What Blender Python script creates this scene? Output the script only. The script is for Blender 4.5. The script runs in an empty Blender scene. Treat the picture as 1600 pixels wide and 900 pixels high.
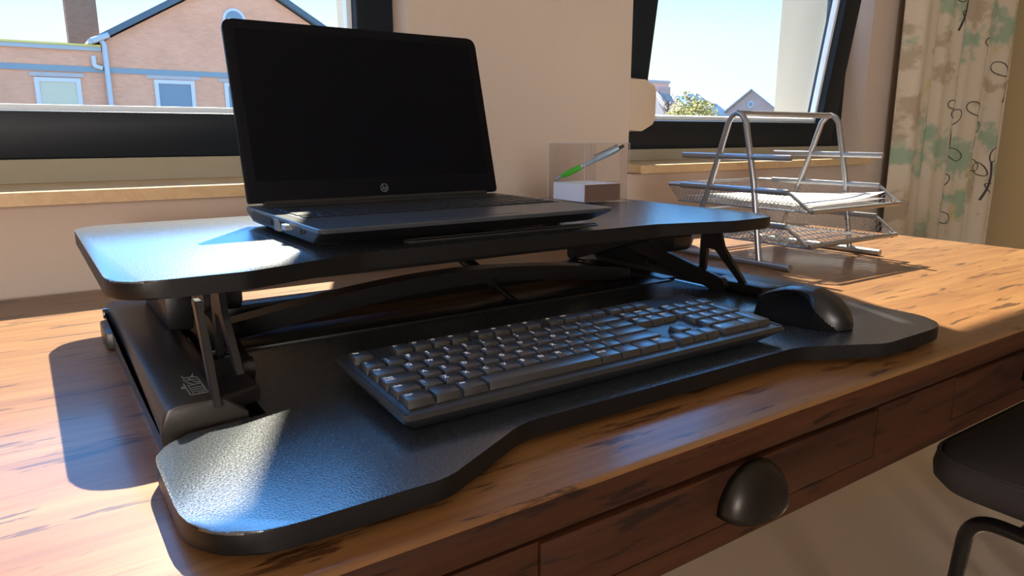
import bpy, bmesh, math, random
from mathutils import Vector, Matrix
random.seed(7)
PI = math.pi
R = math.radians
ZC = 0.998                       # camera height; every z below is measured from it
DZ, TZ, SZ = -0.238, -0.2165, -0.1137    # desk top, keyboard tray top, raised shelf top
FLOOR, CEIL = -ZC, 1.602
C = bpy.context.scene.collection
ORG = {}

# ------------------------------------------------------------------ helpers
def tag(o, label=None, cat=None, group=None, kind=None):
    if label: o['label'] = label
    if cat: o['category'] = cat
    if group: o['group'] = group
    if kind: o['kind'] = kind
    return o

def thing(name, label=None, cat=None, loc=(0, 0, 0), rot=(0, 0, 0), group=None, kind=None):
    o = bpy.data.objects.new(name, None)
    C.objects.link(o)
    o.empty_display_size = 0.02
    o.location = (loc[0], loc[1], loc[2] + ZC)
    o.rotation_euler = rot
    ORG[o] = Vector(loc)
    return tag(o, label, cat, group, kind)

def obj(name, bm, m, parent=None, local=False, smooth=30, mats=None, base=None):
    """one mesh object; bm in scene coordinates (z from camera height) unless local"""
    if not local:
        org = ORG[parent] if parent else Vector(base or (0, 0, 0))
        bmesh.ops.translate(bm, verts=bm.verts, vec=-org)
    else:
        org = ORG.get(parent, Vector((0, 0, 0)))
    bmesh.ops.recalc_face_normals(bm, faces=bm.faces)
    if smooth:
        for f in bm.faces: f.smooth = True
        for e in bm.edges:
            if len(e.link_faces) == 2 and e.calc_face_angle(0) > R(smooth): e.smooth = False
    me = bpy.data.meshes.new(name)
    bm.to_mesh(me); bm.free()
    for x in (mats or [m]): me.materials.append(x)
    o = bpy.data.objects.new(name, me)
    C.objects.link(o)
    if parent: o.parent = parent
    else: o.location = (org[0], org[1], org[2] + ZC)
    ORG[o] = org
    return o

def B(): return bmesh.new()

def box(bm, x0, x1, y0, y1, z0, z1, bev=0, seg=2):
    vs = [bm.verts.new((x, y, z)) for z in (z0, z1) for x, y in ((x0, y0), (x1, y0), (x1, y1), (x0, y1))]
    fs = [(3, 2, 1, 0), (4, 5, 6, 7), (0, 1, 5, 4), (1, 2, 6, 5), (2, 3, 7, 6), (3, 0, 4, 7)]
    fc = [bm.faces.new([vs[i] for i in f]) for f in fs]
    if bev:
        es = {e for f in fc for e in f.edges}
        bmesh.ops.bevel(bm, geom=list(es), offset=bev, segments=seg, profile=0.5, affect='EDGES')
    return bm

def rounded(pts, seg=6):
    """[(x,y,r)] -> polygon with filleted corners"""
    out = []
    n = len(pts)
    for i, p in enumerate(pts):
        x, y, r = (p + (0,))[:3] if len(p) < 3 else p
        if r <= 0: out.append((x, y)); continue
        c = Vector((x, y)); a = Vector(pts[i - 1][:2]) - c; b = Vector(pts[(i + 1) % n][:2]) - c
        la, lb = a.length, b.length
        a.normalize(); b.normalize()
        ang = a.angle(b)
        d = min(r / math.tan(ang / 2), la * 0.49, lb * 0.49)
        p0, p1 = c + a * d, c + b * d
        for k in range(seg + 1):
            t = k / seg
            q = p0 * (1 - t) ** 2 + c * 2 * t * (1 - t) + p1 * t * t
            out.append((q.x, q.y))
    return out

def prism(bm, pts, a0, a1, axis='z', bev=0, seg=2):
    """extrude polygon along axis; pts are the other two coordinates in xyz order"""
    def mk(p, a):
        return {'z': (p[0], p[1], a), 'y': (p[0], a, p[1]), 'x': (a, p[0], p[1])}[axis]
    lo = [bm.verts.new(mk(p, a0)) for p in pts]
    hi = [bm.verts.new(mk(p, a1)) for p in pts]
    n = len(pts)
    f0, f1 = bm.faces.new(lo[::-1]), bm.faces.new(hi)
    for i in range(n): bm.faces.new((lo[i], lo[(i + 1) % n], hi[(i + 1) % n], hi[i]))
    if bev:
        bmesh.ops.bevel(bm, geom=list(f0.edges) + list(f1.edges), offset=bev, segments=seg, profile=0.5, affect='EDGES')
    return bm

def tube(bm, pts, r, n=10, closed=False, cap=True, sx=1.0):
    pts = [Vector(p) for p in pts]
    N = len(pts)
    T = []
    for i in range(N):
        if closed: t = pts[(i + 1) % N] - pts[i - 1]
        else: t = pts[min(i + 1, N - 1)] - pts[max(i - 1, 0)]
        T.append(t.normalized())
    up = Vector((0, 0, 1))
    if abs(T[0].dot(up)) > 0.95: up = Vector((0, 1, 0))
    u = T[0].cross(up).normalized()
    rings = []
    for i in range(N):
        u = (u - T[i] * u.dot(T[i])).normalized()
        v = T[i].cross(u)
        rr = r[i] if isinstance(r, (list, tuple)) else r
        rings.append([bm.verts.new(pts[i] + u * math.cos(2 * PI * k / n) * rr * sx + v * math.sin(2 * PI * k / n) * rr) for k in range(n)])
    for i in range(N if closed else N - 1):
        a, b = rings[i], rings[(i + 1) % N]
        for k in range(n): bm.faces.new((a[k], a[(k + 1) % n], b[(k + 1) % n], b[k]))
    if cap and not closed:
        bm.faces.new(rings[0][::-1]); bm.faces.new(rings[-1])
    return bm

def fillet3(pts, r, seg=6):
    """3-D polyline with rounded corners"""
    pts = [Vector(p) for p in pts]
    out = [pts[0]]
    for i in range(1, len(pts) - 1):
        c = pts[i]; a = pts[i - 1] - c; b = pts[i + 1] - c
        d = min(r, a.length * 0.49, b.length * 0.49)
        p0, p1 = c + a.normalized() * d, c + b.normalized() * d
        for k in range(seg + 1):
            t = k / seg
            out.append(p0 * (1 - t) ** 2 + c * 2 * t * (1 - t) + p1 * t * t)
    out.append(pts[-1])
    return out

def bar(bm, p, q, w, h, up=(0, 0, 1)):
    """rectangular bar from p to q"""
    p, q = Vector(p), Vector(q)
    t = (q - p).normalized(); up = Vector(up)
    s = t.cross(up).normalized(); v = s.cross(t)
    vs = []
    for c in (p, q):
        for a, b in ((-1, -1), (1, -1), (1, 1), (-1, 1)):
            vs.append(bm.verts.new(c + s * a * w / 2 + v * b * h / 2))
    for f in ((3, 2, 1, 0), (4, 5, 6, 7), (0, 1, 5, 4), (1, 2, 6, 5), (2, 3, 7, 6), (3, 0, 4, 7)):
        bm.faces.new([vs[i] for i in f])
    return bm

def cyl(bm, c, r, h, axis='z', n=24, r2=None):
    r2 = r if r2 is None else r2
    c = Vector(c)
    A = {'z': (Vector((1, 0, 0)), Vector((0, 1, 0)), Vector((0, 0, 1))), 'y': (Vector((1, 0, 0)), Vector((0, 0, 1)), Vector((0, 1, 0))), 'x': (Vector((0, 1, 0)), Vector((0, 0, 1)), Vector((1, 0, 0)))}[axis]
    rr = []
    for k, ra in ((0, r), (1, r2)):
        rr.append([bm.verts.new(c + A[2] * h * k + (A[0] * math.cos(2 * PI * i / n) + A[1] * math.sin(2 * PI * i / n)) * ra) for i in range(n)])
    bm.faces.new(rr[0][::-1]); bm.faces.new(rr[1])
    for i in range(n): bm.faces.new((rr[0][i], rr[0][(i + 1) % n], rr[1][(i + 1) % n], rr[1][i]))
    return bm

def ring(bm, x0, x1, z0, z1, w, y0, y1, wl=None, wr=None, wt=None, wb=None, bev=0.003):
    """rectangular frame in the xz plane as one mesh"""
    wl = wl or w; wr = wr or w; wt = wt or w; wb = wb or w
    o = [(x0, z0), (x1, z0), (x1, z1), (x0, z1)]
    i = [(x0 + wl, z0 + wb), (x1 - wr, z0 + wb), (x1 - wr, z1 - wt), (x0 + wl, z1 - wt)]
    V = {}
    for y in (y0, y1):
        for nm, pp in (('o', o), ('i', i)):
            V[nm, y] = [bm.verts.new((p[0], y, p[1])) for p in pp]
    es = []
    for k in range(4):
        j = (k + 1) % 4
        fs = [bm.faces.new((V['o', y0][k], V['o', y0][j], V['i', y0][j], V['i', y0][k])),
              bm.faces.new((V['o', y1][j], V['o', y1][k], V['i', y1][k], V['i', y1][j])),
              bm.faces.new((V['o', y0][j], V['o', y0][k], V['o', y1][k], V['o', y1][j])),
              bm.faces.new((V['i', y0][k], V['i', y0][j], V['i', y1][j], V['i', y1][k]))]
    if bev:
        bmesh.ops.recalc_face_normals(bm, faces=bm.faces)
        es = [e for e in bm.edges if len(e.link_faces) == 2 and e.calc_face_angle(0) > R(40)]
        bmesh.ops.bevel(bm, geom=es, offset=bev, segments=2, profile=0.5, affect='EDGES')
    return bm

# ------------------------------------------------------------------ materials
def mat(name, col, rough=0.5, metal=0.0, spec=0.5, **kw):
    m = bpy.data.materials.new(name); m.use_nodes = True
    b = m.node_tree.nodes['Principled BSDF']
    b.inputs['Base Color'].default_value = (*col, 1)
    b.inputs['Roughness'].default_value = rough
    b.inputs['Metallic'].default_value = metal
    b.inputs['Specular IOR Level'].default_value = spec
    for k, v in kw.items(): b.inputs[k.replace('_', ' ')].default_value = v
    return m

class N:
    """tiny node-graph helper"""
    def __init__(s, m): s.t = m.node_tree; s.n = s.t.nodes; s.b = s.n.get('Principled BSDF')
    def new(s, typ, **kw):
        x = s.n.new(typ)
        for k, v in kw.items():
            if k.startswith('i_'):
                key = k[2:].replace('_', ' ')
                x.inputs[int(key) if key.isdigit() else key].default_value = v
            else: setattr(x, k, v)
        return x
    def link(s, a, b): s.t.links.new(a, b)
    def coords(s, scale=(1, 1, 1), kind='Object', rot=(0, 0, 0)):
        tc = s.new('ShaderNodeTexCoord'); mp = s.new('ShaderNodeMapping')
        mp.inputs['Scale'].default_value = scale; mp.inputs['Rotation'].default_value = rot
        s.link(tc.outputs[kind], mp.inputs['Vector']); return mp.outputs['Vector']
    def noise(s, vec, scale, detail=4, rough=0.55, dist=0.0):
        x = s.new('ShaderNodeTexNoise'); x.inputs['Scale'].default_value = scale
        x.inputs['Detail'].default_value = detail; x.inputs['Roughness'].default_value = rough
        x.inputs['Distortion'].default_value = dist
        s.link(vec, x.inputs['Vector']); return x.outputs['Fac']
    def ramp(s, fac, stops, interp='LINEAR'):
        x = s.new('ShaderNodeValToRGB'); cr = x.color_ramp; cr.interpolation = interp
        while len(cr.elements) < len(stops): cr.elements.new(0.5)
        for e, (p, c) in zip(cr.elements, stops): e.position = p; e.color = (*c, 1) if len(c) == 3 else c
        s.link(fac, x.inputs['Fac']); return x.outputs['Color']
    def mix(s, fac, a, b, mode='MIX'):
        x = s.new('ShaderNodeMix', data_type='RGBA', blend_type=mode)
        for sock, v in ((x.inputs[0], fac), (x.inputs[6], a), (x.inputs[7], b)):
            if hasattr(v, 'is_linked'): s.link(v, sock)
            else: sock.default_value = v if isinstance(v, (int, float)) else (*v, 1)
        return x.outputs[2]
    def bump(s, h, strength=0.3, dist=0.001):
        x = s.new('ShaderNodeBump'); x.inputs['Strength'].default_value = strength; x.inputs['Distance'].default_value = dist
        s.link(h, x.inputs['Height']); s.link(x.outputs['Normal'], s.b.inputs['Normal'])

def g(v): return (v, v, v)

def wood(name, light, mid, dark, rough=0.38, coat=0.35, coat_rough=0.16, axis=(1, 1, 1), marks=0.75):
    m = mat(name, mid, rough); n = N(m)
    v = n.coords((0.9 * axis[0], 9 * axis[1], 9 * axis[2]))
    f1 = n.noise(v, 2.2, 6, 0.6, 0.6)
    c = n.ramp(f1, [(0.28, dark), (0.46, mid), (0.68, light)])
    v2 = n.coords((3.0 * axis[0], 90 * axis[1], 90 * axis[2]))
    f2 = n.noise(v2, 1.6, 5, 0.7)
    c = n.mix(0.5, c, n.ramp(f2, [(0.3, (0.45, 0.4, 0.36)), (0.62, (1.12, 1.12, 1.1))]), 'MULTIPLY')
    v3 = n.coords((7.0 * axis[0], 55 * axis[1], 55 * axis[2]))
    f3 = n.noise(v3, 1.35, 5, 0.62, 0.4)          # short dark wear marks along the grain
    k = n.ramp(f3, [(0.585, g(0)), (0.63, g(marks))])
    c = n.mix(k, c, (dark[0] * 0.35, dark[1] * 0.34, dark[2] * 0.38))
    n.link(c, n.b.inputs['Base Color'])
    n.b.inputs['Coat Weight'].default_value = coat; n.b.inputs['Coat Roughness'].default_value = coat_rough
    n.bump(f2, 0.25, 0.0006)
    return m

M = {}
M['desk'] = wood('desk_wood', (0.225, 0.110, 0.038), (0.188, 0.084, 0.0275), (0.135, 0.051, 0.017), rough=0.42, coat=0.32, coat_rough=0.16, marks=.9)
M['desk'].node_tree.nodes['Principled BSDF'].inputs['Specular IOR Level'].default_value = .3
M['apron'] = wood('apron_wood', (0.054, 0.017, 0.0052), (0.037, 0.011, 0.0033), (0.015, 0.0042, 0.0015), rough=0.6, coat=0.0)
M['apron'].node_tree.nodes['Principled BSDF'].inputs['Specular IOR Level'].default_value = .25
M['dark_gap'] = mat('dark_gap', (0.01, 0.006, 0.004), 0.8)

def grained(name, col, rough, bumpscale, bstr, spec=0.5, speck=0):
    m = mat(name, col, rough, spec=spec); n = N(m)
    v = n.coords()
    f = n.noise(v, bumpscale, 2, 0.5)
    n.bump(f, bstr, 0.0006)
    if speck:
        n.link(n.ramp(f, [(0.35, g(rough - speck)), (0.65, g(rough + speck))]), n.b.inputs['Roughness'])
    return m
M['board'] = grained('black_textured_board', (0.023, 0.029, 0.036), 0.225, 700, 0.24, spec=1.0, speck=0.05)
M['board'].node_tree.nodes['Principled BSDF'].inputs['IOR'].default_value = 1.85
M['board'].node_tree.nodes['Principled BSDF'].inputs['Coat Weight'].default_value = .0
M['board'].node_tree.nodes['Principled BSDF'].inputs['Coat Roughness'].default_value = .12
M['board_edge'] = mat('black_edge_band', (0.004, 0.004, 0.0042), 0.45, spec=.35)
M['steel_black'] = grained('black_powder_coat', (0.007, 0.0065, 0.0065), 0.35, 1200, 0.15)
M['housing'] = grained('black_moulded_plastic', (0.032, 0.029, 0.026), 0.38, 1500, 0.1)
M['emblem'] = mat('grey_print', (0.16, 0.17, 0.17), 0.5)
M['screw'] = mat('bright_screw', (0.7, 0.7, 0.7), 0.3, 1.0)
M['lap'] = grained('laptop_shell', (0.045, 0.050, 0.058), 0.30, 2500, 0.06)
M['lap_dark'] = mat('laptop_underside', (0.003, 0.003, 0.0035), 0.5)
M['bezel'] = mat('screen_bezel', (0.003, 0.0035, 0.0055), 0.5, spec=0.10)
M['screen'] = mat('screen_off', (0.0022, 0.0027, 0.0048), 0.4, spec=0.08)
M['logo'] = mat('logo_grey', (0.12, 0.13, 0.13), 0.4)
M['lapkey'] = mat('laptop_key', (0.006, 0.0065, 0.0075), 0.45)
M['port'] = mat('port_black', (0.004, 0.004, 0.005), 0.6)
M['plug'] = mat('plug_metal', (0.55, 0.56, 0.58), 0.3, 0.9)
M['kb'] = grained('keyboard_black', (0.015, 0.0155, 0.017), 0.36, 2000, 0.08)
M['key'] = mat('keycap_black', (0.017, 0.018, 0.020), 0.34, spec=1.0)
M['legend'] = mat('keycap_legend', (0.88, 0.9, 0.9), 0.5)
M['mouse'] = mat('mouse_shell', (0.007, 0.0075, 0.0085), 0.36)
M['grip'] = mat('mouse_rubber', (0.0025, 0.0025, 0.003), 0.8, spec=.12)
M['wire'] = mat('silver_steel', (0.32, 0.32, 0.335), 0.36, 0.75)
M['mesh'] = mat('silver_mesh', (0.36, 0.36, 0.375), 0.4, 0.7)
M['paper'] = mat('white_paper', (0.86, 0.86, 0.86), 0.8)
M['pen_green'] = mat('pen_green', (0.04, 0.42, 0.015), 0.4)
M['pen_grey'] = mat('pen_blue_grey', (0.25, 0.34, 0.42), 0.3, 0.3)
M['pen_silver'] = mat('pen_silver', (0.6, 0.62, 0.65), 0.25, 1.0)
M['frame'] = grained('anthracite_frame', (0.007, 0.012, 0.019), 0.45, 700, 0.08, spec=.25)
M['spacer'] = mat('pane_spacer', (0.75, 0.85, 0.95), 0.45)
M['box_plastic'] = mat('beige_plastic', (0.52, 0.43, 0.34), 0.45)
M['seat'] = grained('dark_upholstery', (0.034, 0.028, 0.030), 0.85, 1400, 0.4)
M['tube_black'] = mat('black_tube', (0.006, 0.006, 0.007), 0.28)
M['pull'] = mat('aged_dark_metal', (0.018, 0.014, 0.011), 0.35, 0.6)
M['white_rail'] = mat('curtain_rail_white', (0.7, 0.7, 0.68), 0.4)
M['fill_lamp_disc'] = mat('fill_lamp_white', (0.8, 0.8, 0.78), 0.6)

def plaster(name, a, b_, scale=320, bs=0.25):
    m = mat(name, a, 0.85, spec=0.2); n = N(m); v = n.coords()
    f = n.noise(v, 2.0, 3, 0.5)
    n.link(n.ramp(f, [(0.3, a), (0.7, b_)]), n.b.inputs['Base Color'])
    n.bump(n.noise(v, scale, 3, 0.6), bs, 0.0012)
    return m
M['wall'] = plaster('wall_plaster', (0.545, 0.46, 0.395), (0.575, 0.485, 0.42))
M['wall_side'] = plaster('side_wall_plaster', (0.52, 0.40, 0.22), (0.56, 0.43, 0.24))
M['outer'] = plaster('outer_render', (0.62, 0.55, 0.42), (0.66, 0.58, 0.46))
M['ceil'] = plaster('ceiling_white', (0.72, 0.70, 0.66), (0.75, 0.73, 0.69))
M['base'] = mat('baseboard_paint', (0.45, 0.38, 0.30), 0.5)

def marble():
    m = mat('sill_stone', (0.5, 0.38, 0.22), 0.3, spec=0.5); n = N(m); v = n.coords((1, 1, 1))
    f = n.noise(v, 14, 8, 0.65, 1.2)
    n.link(n.ramp(f, [(0.3, (0.48, 0.34, 0.19)), (0.5, (0.60, 0.45, 0.27)), (0.58, (0.54, 0.39, 0.23)), (0.72, (0.68, 0.54, 0.37))]), n.b.inputs['Base Color'])
    return m
M['sill'] = marble()

M['floor'] = plaster('floor_vinyl', (0.58, 0.47, 0.34), (0.62, 0.51, 0.37), 200, 0.05)

def brick(name, c1, c2, mo, s=1.0, axis='xz'):
    m = mat(name, c1, 0.85, spec=0.2); n = N(m)
    tc = n.new('ShaderNodeTexCoord'); sp = n.new('ShaderNodeSeparateXYZ'); cb = n.new('ShaderNodeCombineXYZ')
    n.link(tc.outputs['Object'], sp.inputs[0])
    if axis == 'xz': n.link(sp.outputs['X'], cb.inputs['X'])
    else: n.link(sp.outputs['Y'], cb.inputs['X'])
    n.link(sp.outputs['Z'], cb.inputs['Y'])
    br = n.new('ShaderNodeTexBrick'); n.link(cb.outputs[0], br.inputs['Vector'])
    br.inputs['Scale'].default_value = s; br.inputs['Mortar Size'].default_value = 0.012; br.inputs['Brick Width'].default_value = 0.22; br.inputs['Row Height'].default_value = 0.075
    br.inputs['Color1'].default_value = (*c1, 1); br.inputs['Color2'].default_value = (*c2, 1); br.inputs['Mortar'].default_value = (*mo, 1)
    f = n.noise(tc.outputs['Object'], 0.8, 3)
    n.link(n.mix(0.35, br.outputs['Color'], n.ramp(f, [(0.3, g(0.75)), (0.7, g(1.15))]), 'MULTIPLY'), n.b.inputs['Base Color'])
    return m
M['brick'] = brick('orange_brick', (0.92, 0.42, 0.24), (0.85, 0.37, 0.205), (0.75, 0.42, 0.28))
M['brick_brown'] = brick('brown_brick', (0.30, 0.18, 0.125), (0.25, 0.145, 0.10), (0.28, 0.18, 0.13))
M['brick_pink'] = brick('pink_brick', (0.55, 0.36, 0.30), (0.48, 0.31, 0.26), (0.46, 0.34, 0.29), axis='yz')
M['band'] = mat('grey_band_course', (0.26, 0.33, 0.36), 0.8)
M['lintel'] = mat('pale_lintel', (0.50, 0.45, 0.42), 0.8)
M['upvc'] = mat('white_window_frame', (0.66, 0.64, 0.64), 0.4)
M['blind_cream'] = mat('cream_blind', (0.66, 0.60, 0.42), 0.7)
M['house_glass'] = mat('house_window_glass', (0.20, 0.28, 0.34), 0.15)
M['fascia'] = mat('grey_fascia', (0.42, 0.45, 0.45), 0.6)
M['yellow_trim'] = mat('yellow_roof_trim', (0.75, 0.60, 0.15), 0.6)
M['roof_dark'] = mat('slate_tile', (0.09, 0.13, 0.16), 0.7)
M['roof_brown'] = mat('brown_tile', (0.34, 0.27, 0.24), 0.8)
M['roof_grey'] = mat('grey_tile', (0.30, 0.32, 0.33), 0.8)
M['zinc'] = mat('zinc_pipe', (0.50, 0.54, 0.58), 0.45, 0.3)
M['solar'] = mat('solar_panel', (0.16, 0.24, 0.32), 0.3)
M['skylight'] = mat('skylight_glass', (0.45, 0.62, 0.78), 0.1)
M['ground'] = mat('outdoor_ground', (0.22, 0.22, 0.19), 0.9)
M['bark'] = mat('tree_bark', (0.16, 0.11, 0.08), 0.9)
def leafmat():
    m = mat('yellow_green_leaves', (0.3, 0.28, 0.05), 0.7); n = N(m); v = n.coords()
    f = n.noise(v, 1.6, 5)
    n.link(n.ramp(f, [(0.35, (0.15, 0.14, 0.015)), (0.5, (0.36, 0.28, 0.03)), (0.7, (0.40, 0.33, 0.06))]), n.b.inputs['Base Color'])
    return m
M['leaf'] = leafmat()

def clear(name, tint=(1, 1, 1), ior=1.45, edge=None):
    """thin clear pane: straight-through transmission plus Fresnel reflection"""
    m = bpy.data.materials.new(name); m.use_nodes = True
    n = N(m); n.n.remove(n.b)
    out = n.n['Material Output']
    tr = n.new('ShaderNodeBsdfTransparent'); tr.inputs['Color'].default_value = (*tint, 1)
    gl = n.new('ShaderNodeBsdfGlossy'); gl.inputs['Roughness'].default_value = 0.02
    fr = n.new('ShaderNodeFresnel')          # same outside-in Fresnel on both faces of the thin pane
    ge = n.new('ShaderNodeNewGeometry'); ma = n.new('ShaderNodeMath', operation='MULTIPLY_ADD')
    ma.inputs[1].default_value = 1 / ior - ior; ma.inputs[2].default_value = ior
    n.link(ge.outputs['Backfacing'], ma.inputs[0]); n.link(ma.outputs[0], fr.inputs['IOR'])
    mx = n.new('ShaderNodeMixShader')
    n.link(fr.outputs[0], mx.inputs[0]); n.link(tr.outputs[0], mx.inputs[1]); n.link(gl.outputs[0], mx.inputs[2])
    n.link(mx.outputs[0], out.inputs['Surface'])
    return m
M['glass'] = clear('window_glass', (0.98, 1.0, 0.99), 1.25)
M['acrylic'] = clear('clear_acrylic', (0.955, 0.95, 0.955), 1.35)

def curtain_mat():
    m = mat('printed_curtain', (0.6, 0.55, 0.45), 0.85, spec=0.15); n = N(m)
    v = n.coords((1, 0.4, 1)); base = (0.62, 0.55, 0.45)
    def blot(scale, off, lo, hi):
        tc = n.new('ShaderNodeTexCoord'); mp = n.new('ShaderNodeMapping'); mp.inputs['Location'].default_value = off
        mp.inputs['Scale'].default_value = (1, 0.3, 1)
        n.link(tc.outputs['Object'], mp.inputs['Vector'])
        f = n.noise(mp.outputs['Vector'], scale, 5, 0.55)
        return n.ramp(f, [(lo, g(0)), (hi, g(1))])
    c = n.mix(blot(6, (3.1, 0, 1.7), 0.56, 0.60), base, (0.44, 0.37, 0.28))
    c = n.mix(blot(7, (7.7, 0, 4.2), 0.60, 0.65), c, (0.56, 0.49, 0.28))
    c = n.mix(blot(5, (1.3, 0, 9.35), 0.55, 0.60), c, (0.32, 0.42, 0.31))
    n.link(c, n.b.inputs['Base Color'])
    n.b.inputs['Subsurface Weight'].default_value = 0.0
    return m
M['curtain'] = curtain_mat()
M['ink'] = mat('curtain_line_print', (0.06, 0.055, 0.055), 0.85)

# ------------------------------------------------------------------ room shell
YW, YF, YO = 1.28, 1.335, 1.60          # inner wall face, window face, outer wall face
X0, X1, YB = -1.75, 3.13, -3.0
PL, PR = 0.636, 1.216                   # pillar between the windows
WL0, WR1 = -1.05, 2.2226                # outer jambs of the two windows
WT = 1.3155                             # window head
def struct(name, bm, m, **kw): return tag(obj(name, bm, m, **kw), kind='structure')

b = B()
box(b, X0 - .2, WL0, YW, YO, FLOOR, CEIL); box(b, PL, PR, YW, YO, FLOOR, CEIL); box(b, WR1, X1 + .2, YW, YO, FLOOR, CEIL)
for xa, xb_, zs in ((WL0, PL, -.1035), (PR, WR1, -.0955)):
    box(b, xa, xb_, YW, YF + .003, FLOOR, zs); box(b, xa, xb_, YF + .003, YO, FLOOR, -.0395)
    box(b, xa, xb_, YW, YO, WT, CEIL)
struct('wall_back', b, M['wall'])
struct('wall_right', box(B(), X1, X1 + .2, YB, YW, FLOOR, CEIL), M['wall_side'])
struct('wall_left', box(B(), X0 - .2, X0, YB, YW, FLOOR, CEIL), M['wall'])
struct('wall_front', box(B(), X0 - .2, X1 + .2, YB - .2, YB, FLOOR, CEIL), M['wall'])
struct('floor', box(B(), X0 - .2, X1 + .2, YB - .2, YO, FLOOR - .1, FLOOR), M['floor'])
struct('ceiling', box(B(), X0 - .2, X1 + .2, YB - .2, YO, CEIL, CEIL + .1), M['ceil'])
b = B(); box(b, X0 + .001, X1 - .001, YW - .014, YW - .001, FLOOR + .001, FLOOR + .08, .003)
struct('baseboard_back', b, M['base'])
b = B(); box(b, X1 - .014, X1 - .001, YB + .001, YW - .016, FLOOR + .001, FLOOR + .08, .003)
struct('baseboard_right', b, M['base'])

def window(n, x0, x1, zb, sash_x0, sash_x1, tilt, sill_z, sw=(.077, .077)):
    w = thing('window_%d' % n, kind='structure', loc=((x0 + x1) / 2, YF, zb))
    obj('frame', ring(B(), x0 + .001, x1 - .001, zb, WT - .001, .045, YF + .016, YF + .075), M['frame'], w)
    s = thing('sash', loc=(0, 0, 0)); s.parent = w
    hx = (x0 + x1) / 2
    s.location = (0, 0.012, .012); s.rotation_euler = (tilt, 0, 0)
    # built about the bottom hinge, local coordinates
    a0, a1, ht = sash_x0 - hx, sash_x1 - hx, WT - zb - .03
    ORG[s] = Vector((0, 0, 0))
    fr = obj('sash_frame', ring(B(), a0, a1, -.012, ht, .0735, -.012, .045, wl=sw[0], wr=sw[1], bev=.004), M['frame'], s, local=True)
    bd = B(); ring(bd, a0 + sw[0] - .002, a1 - sw[1] + .002, .0595, ht - .0715, .012, .010, .028, bev=.0015)
    obj('glazing_spacer', bd, M['spacer'], s, local=True)
    obj('glass_pane', box(B(), a0 + sw[0] - .004, a1 - sw[1] + .004, .028, .034, .0575, ht - .0695), M['glass'], s, local=True)
    b = B()
    pts = [(YW - .046, sill_z - .019), (YW - .046, sill_z), (YF + .002, sill_z + .007), (YF + .002, sill_z - .019)]
    prism(b, pts, x0 + .001, x1 - .001, 'x', .002, 1)
    obj('window_sill', b, M['sill'], w)
    b = B(); prism(b, [(YF + .078, zb + .004), (YO + .03, zb - .03), (YO + .03, zb - .036), (YF + .078, zb - .001)], x0 + .002, x1 - .002, 'x')
    obj('outer_sill', b, M['upvc'], w)
    return w
window(1, WL0, PL, -.0385, WL0 + .01, PL - .001, 0.0, -.0822)
window(2, PR, WR1, -.0385, 1.231, 2.150, 0.135, -.0738)

M['upstand'] = plaster('upstand_board', (0.30, 0.275, 0.21), (0.33, 0.30, 0.23))
for k_, (xa, xb_, zs) in enumerate(((WL0, PL, -.0755), (PR, WR1, -.067))):
    b = B(); box(b, xa + .001, xb_ - .001, YF - .004, YF + .0028, zs, -.0385, .001, 1); struct('trim_%d' % (k_ + 3), b, M['upstand'])

# outer reveal render (the pale masonry lining seen through the right-hand pane)
b = B(); box(b, WR1 - .012, WR1 - .0005, YF + .080, YO, -.03, WT - .002)
struct('trim_1', b, M['outer'])
b = B(); box(b, PL - .012, PL - .0005, YF + .080, YO, -.03, WT - .002)
struct('trim_2', b, M['outer'])

# strap winder box on the pillar edge
b = B()
prof = rounded([(PR + .0005, .005, .0), (PR + .042, .006, .004), (PR + .086, .026, .014), (PR + .086, .110, .006), (PR + .050, .127, .004), (PR + .0005, .130, 0)], 5)
prism(b, prof, YW + .000, YW + .045, 'y', .004, 2)
o = obj('shutter_strap_winder', b, M['box_plastic'], base=(PR + .03, YW + .02, .07))
tag(o, 'beige plastic box on the pillar edge beside the right window', 'wall box')

# ------------------------------------------------------------------ desk
dk = thing('desk', 'distressed orange brown wooden desk with a front drawer and dark cup pull', 'desk', (.57, .81, FLOOR))
DX0, DX1, DY0, DY1 = -.62, 1.735, .343, 1.262
b = B(); box(b, DX0, DX1, DY0, DY1, DZ - .030, DZ, .009, 4)
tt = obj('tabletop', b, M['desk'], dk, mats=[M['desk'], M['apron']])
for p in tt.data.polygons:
    if p.normal.y < -.6: p.material_index = 1  # front edge in darker apron wood: its shade is put into the colour
AZ1, AZ0 = DZ - .0305, -.341
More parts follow.
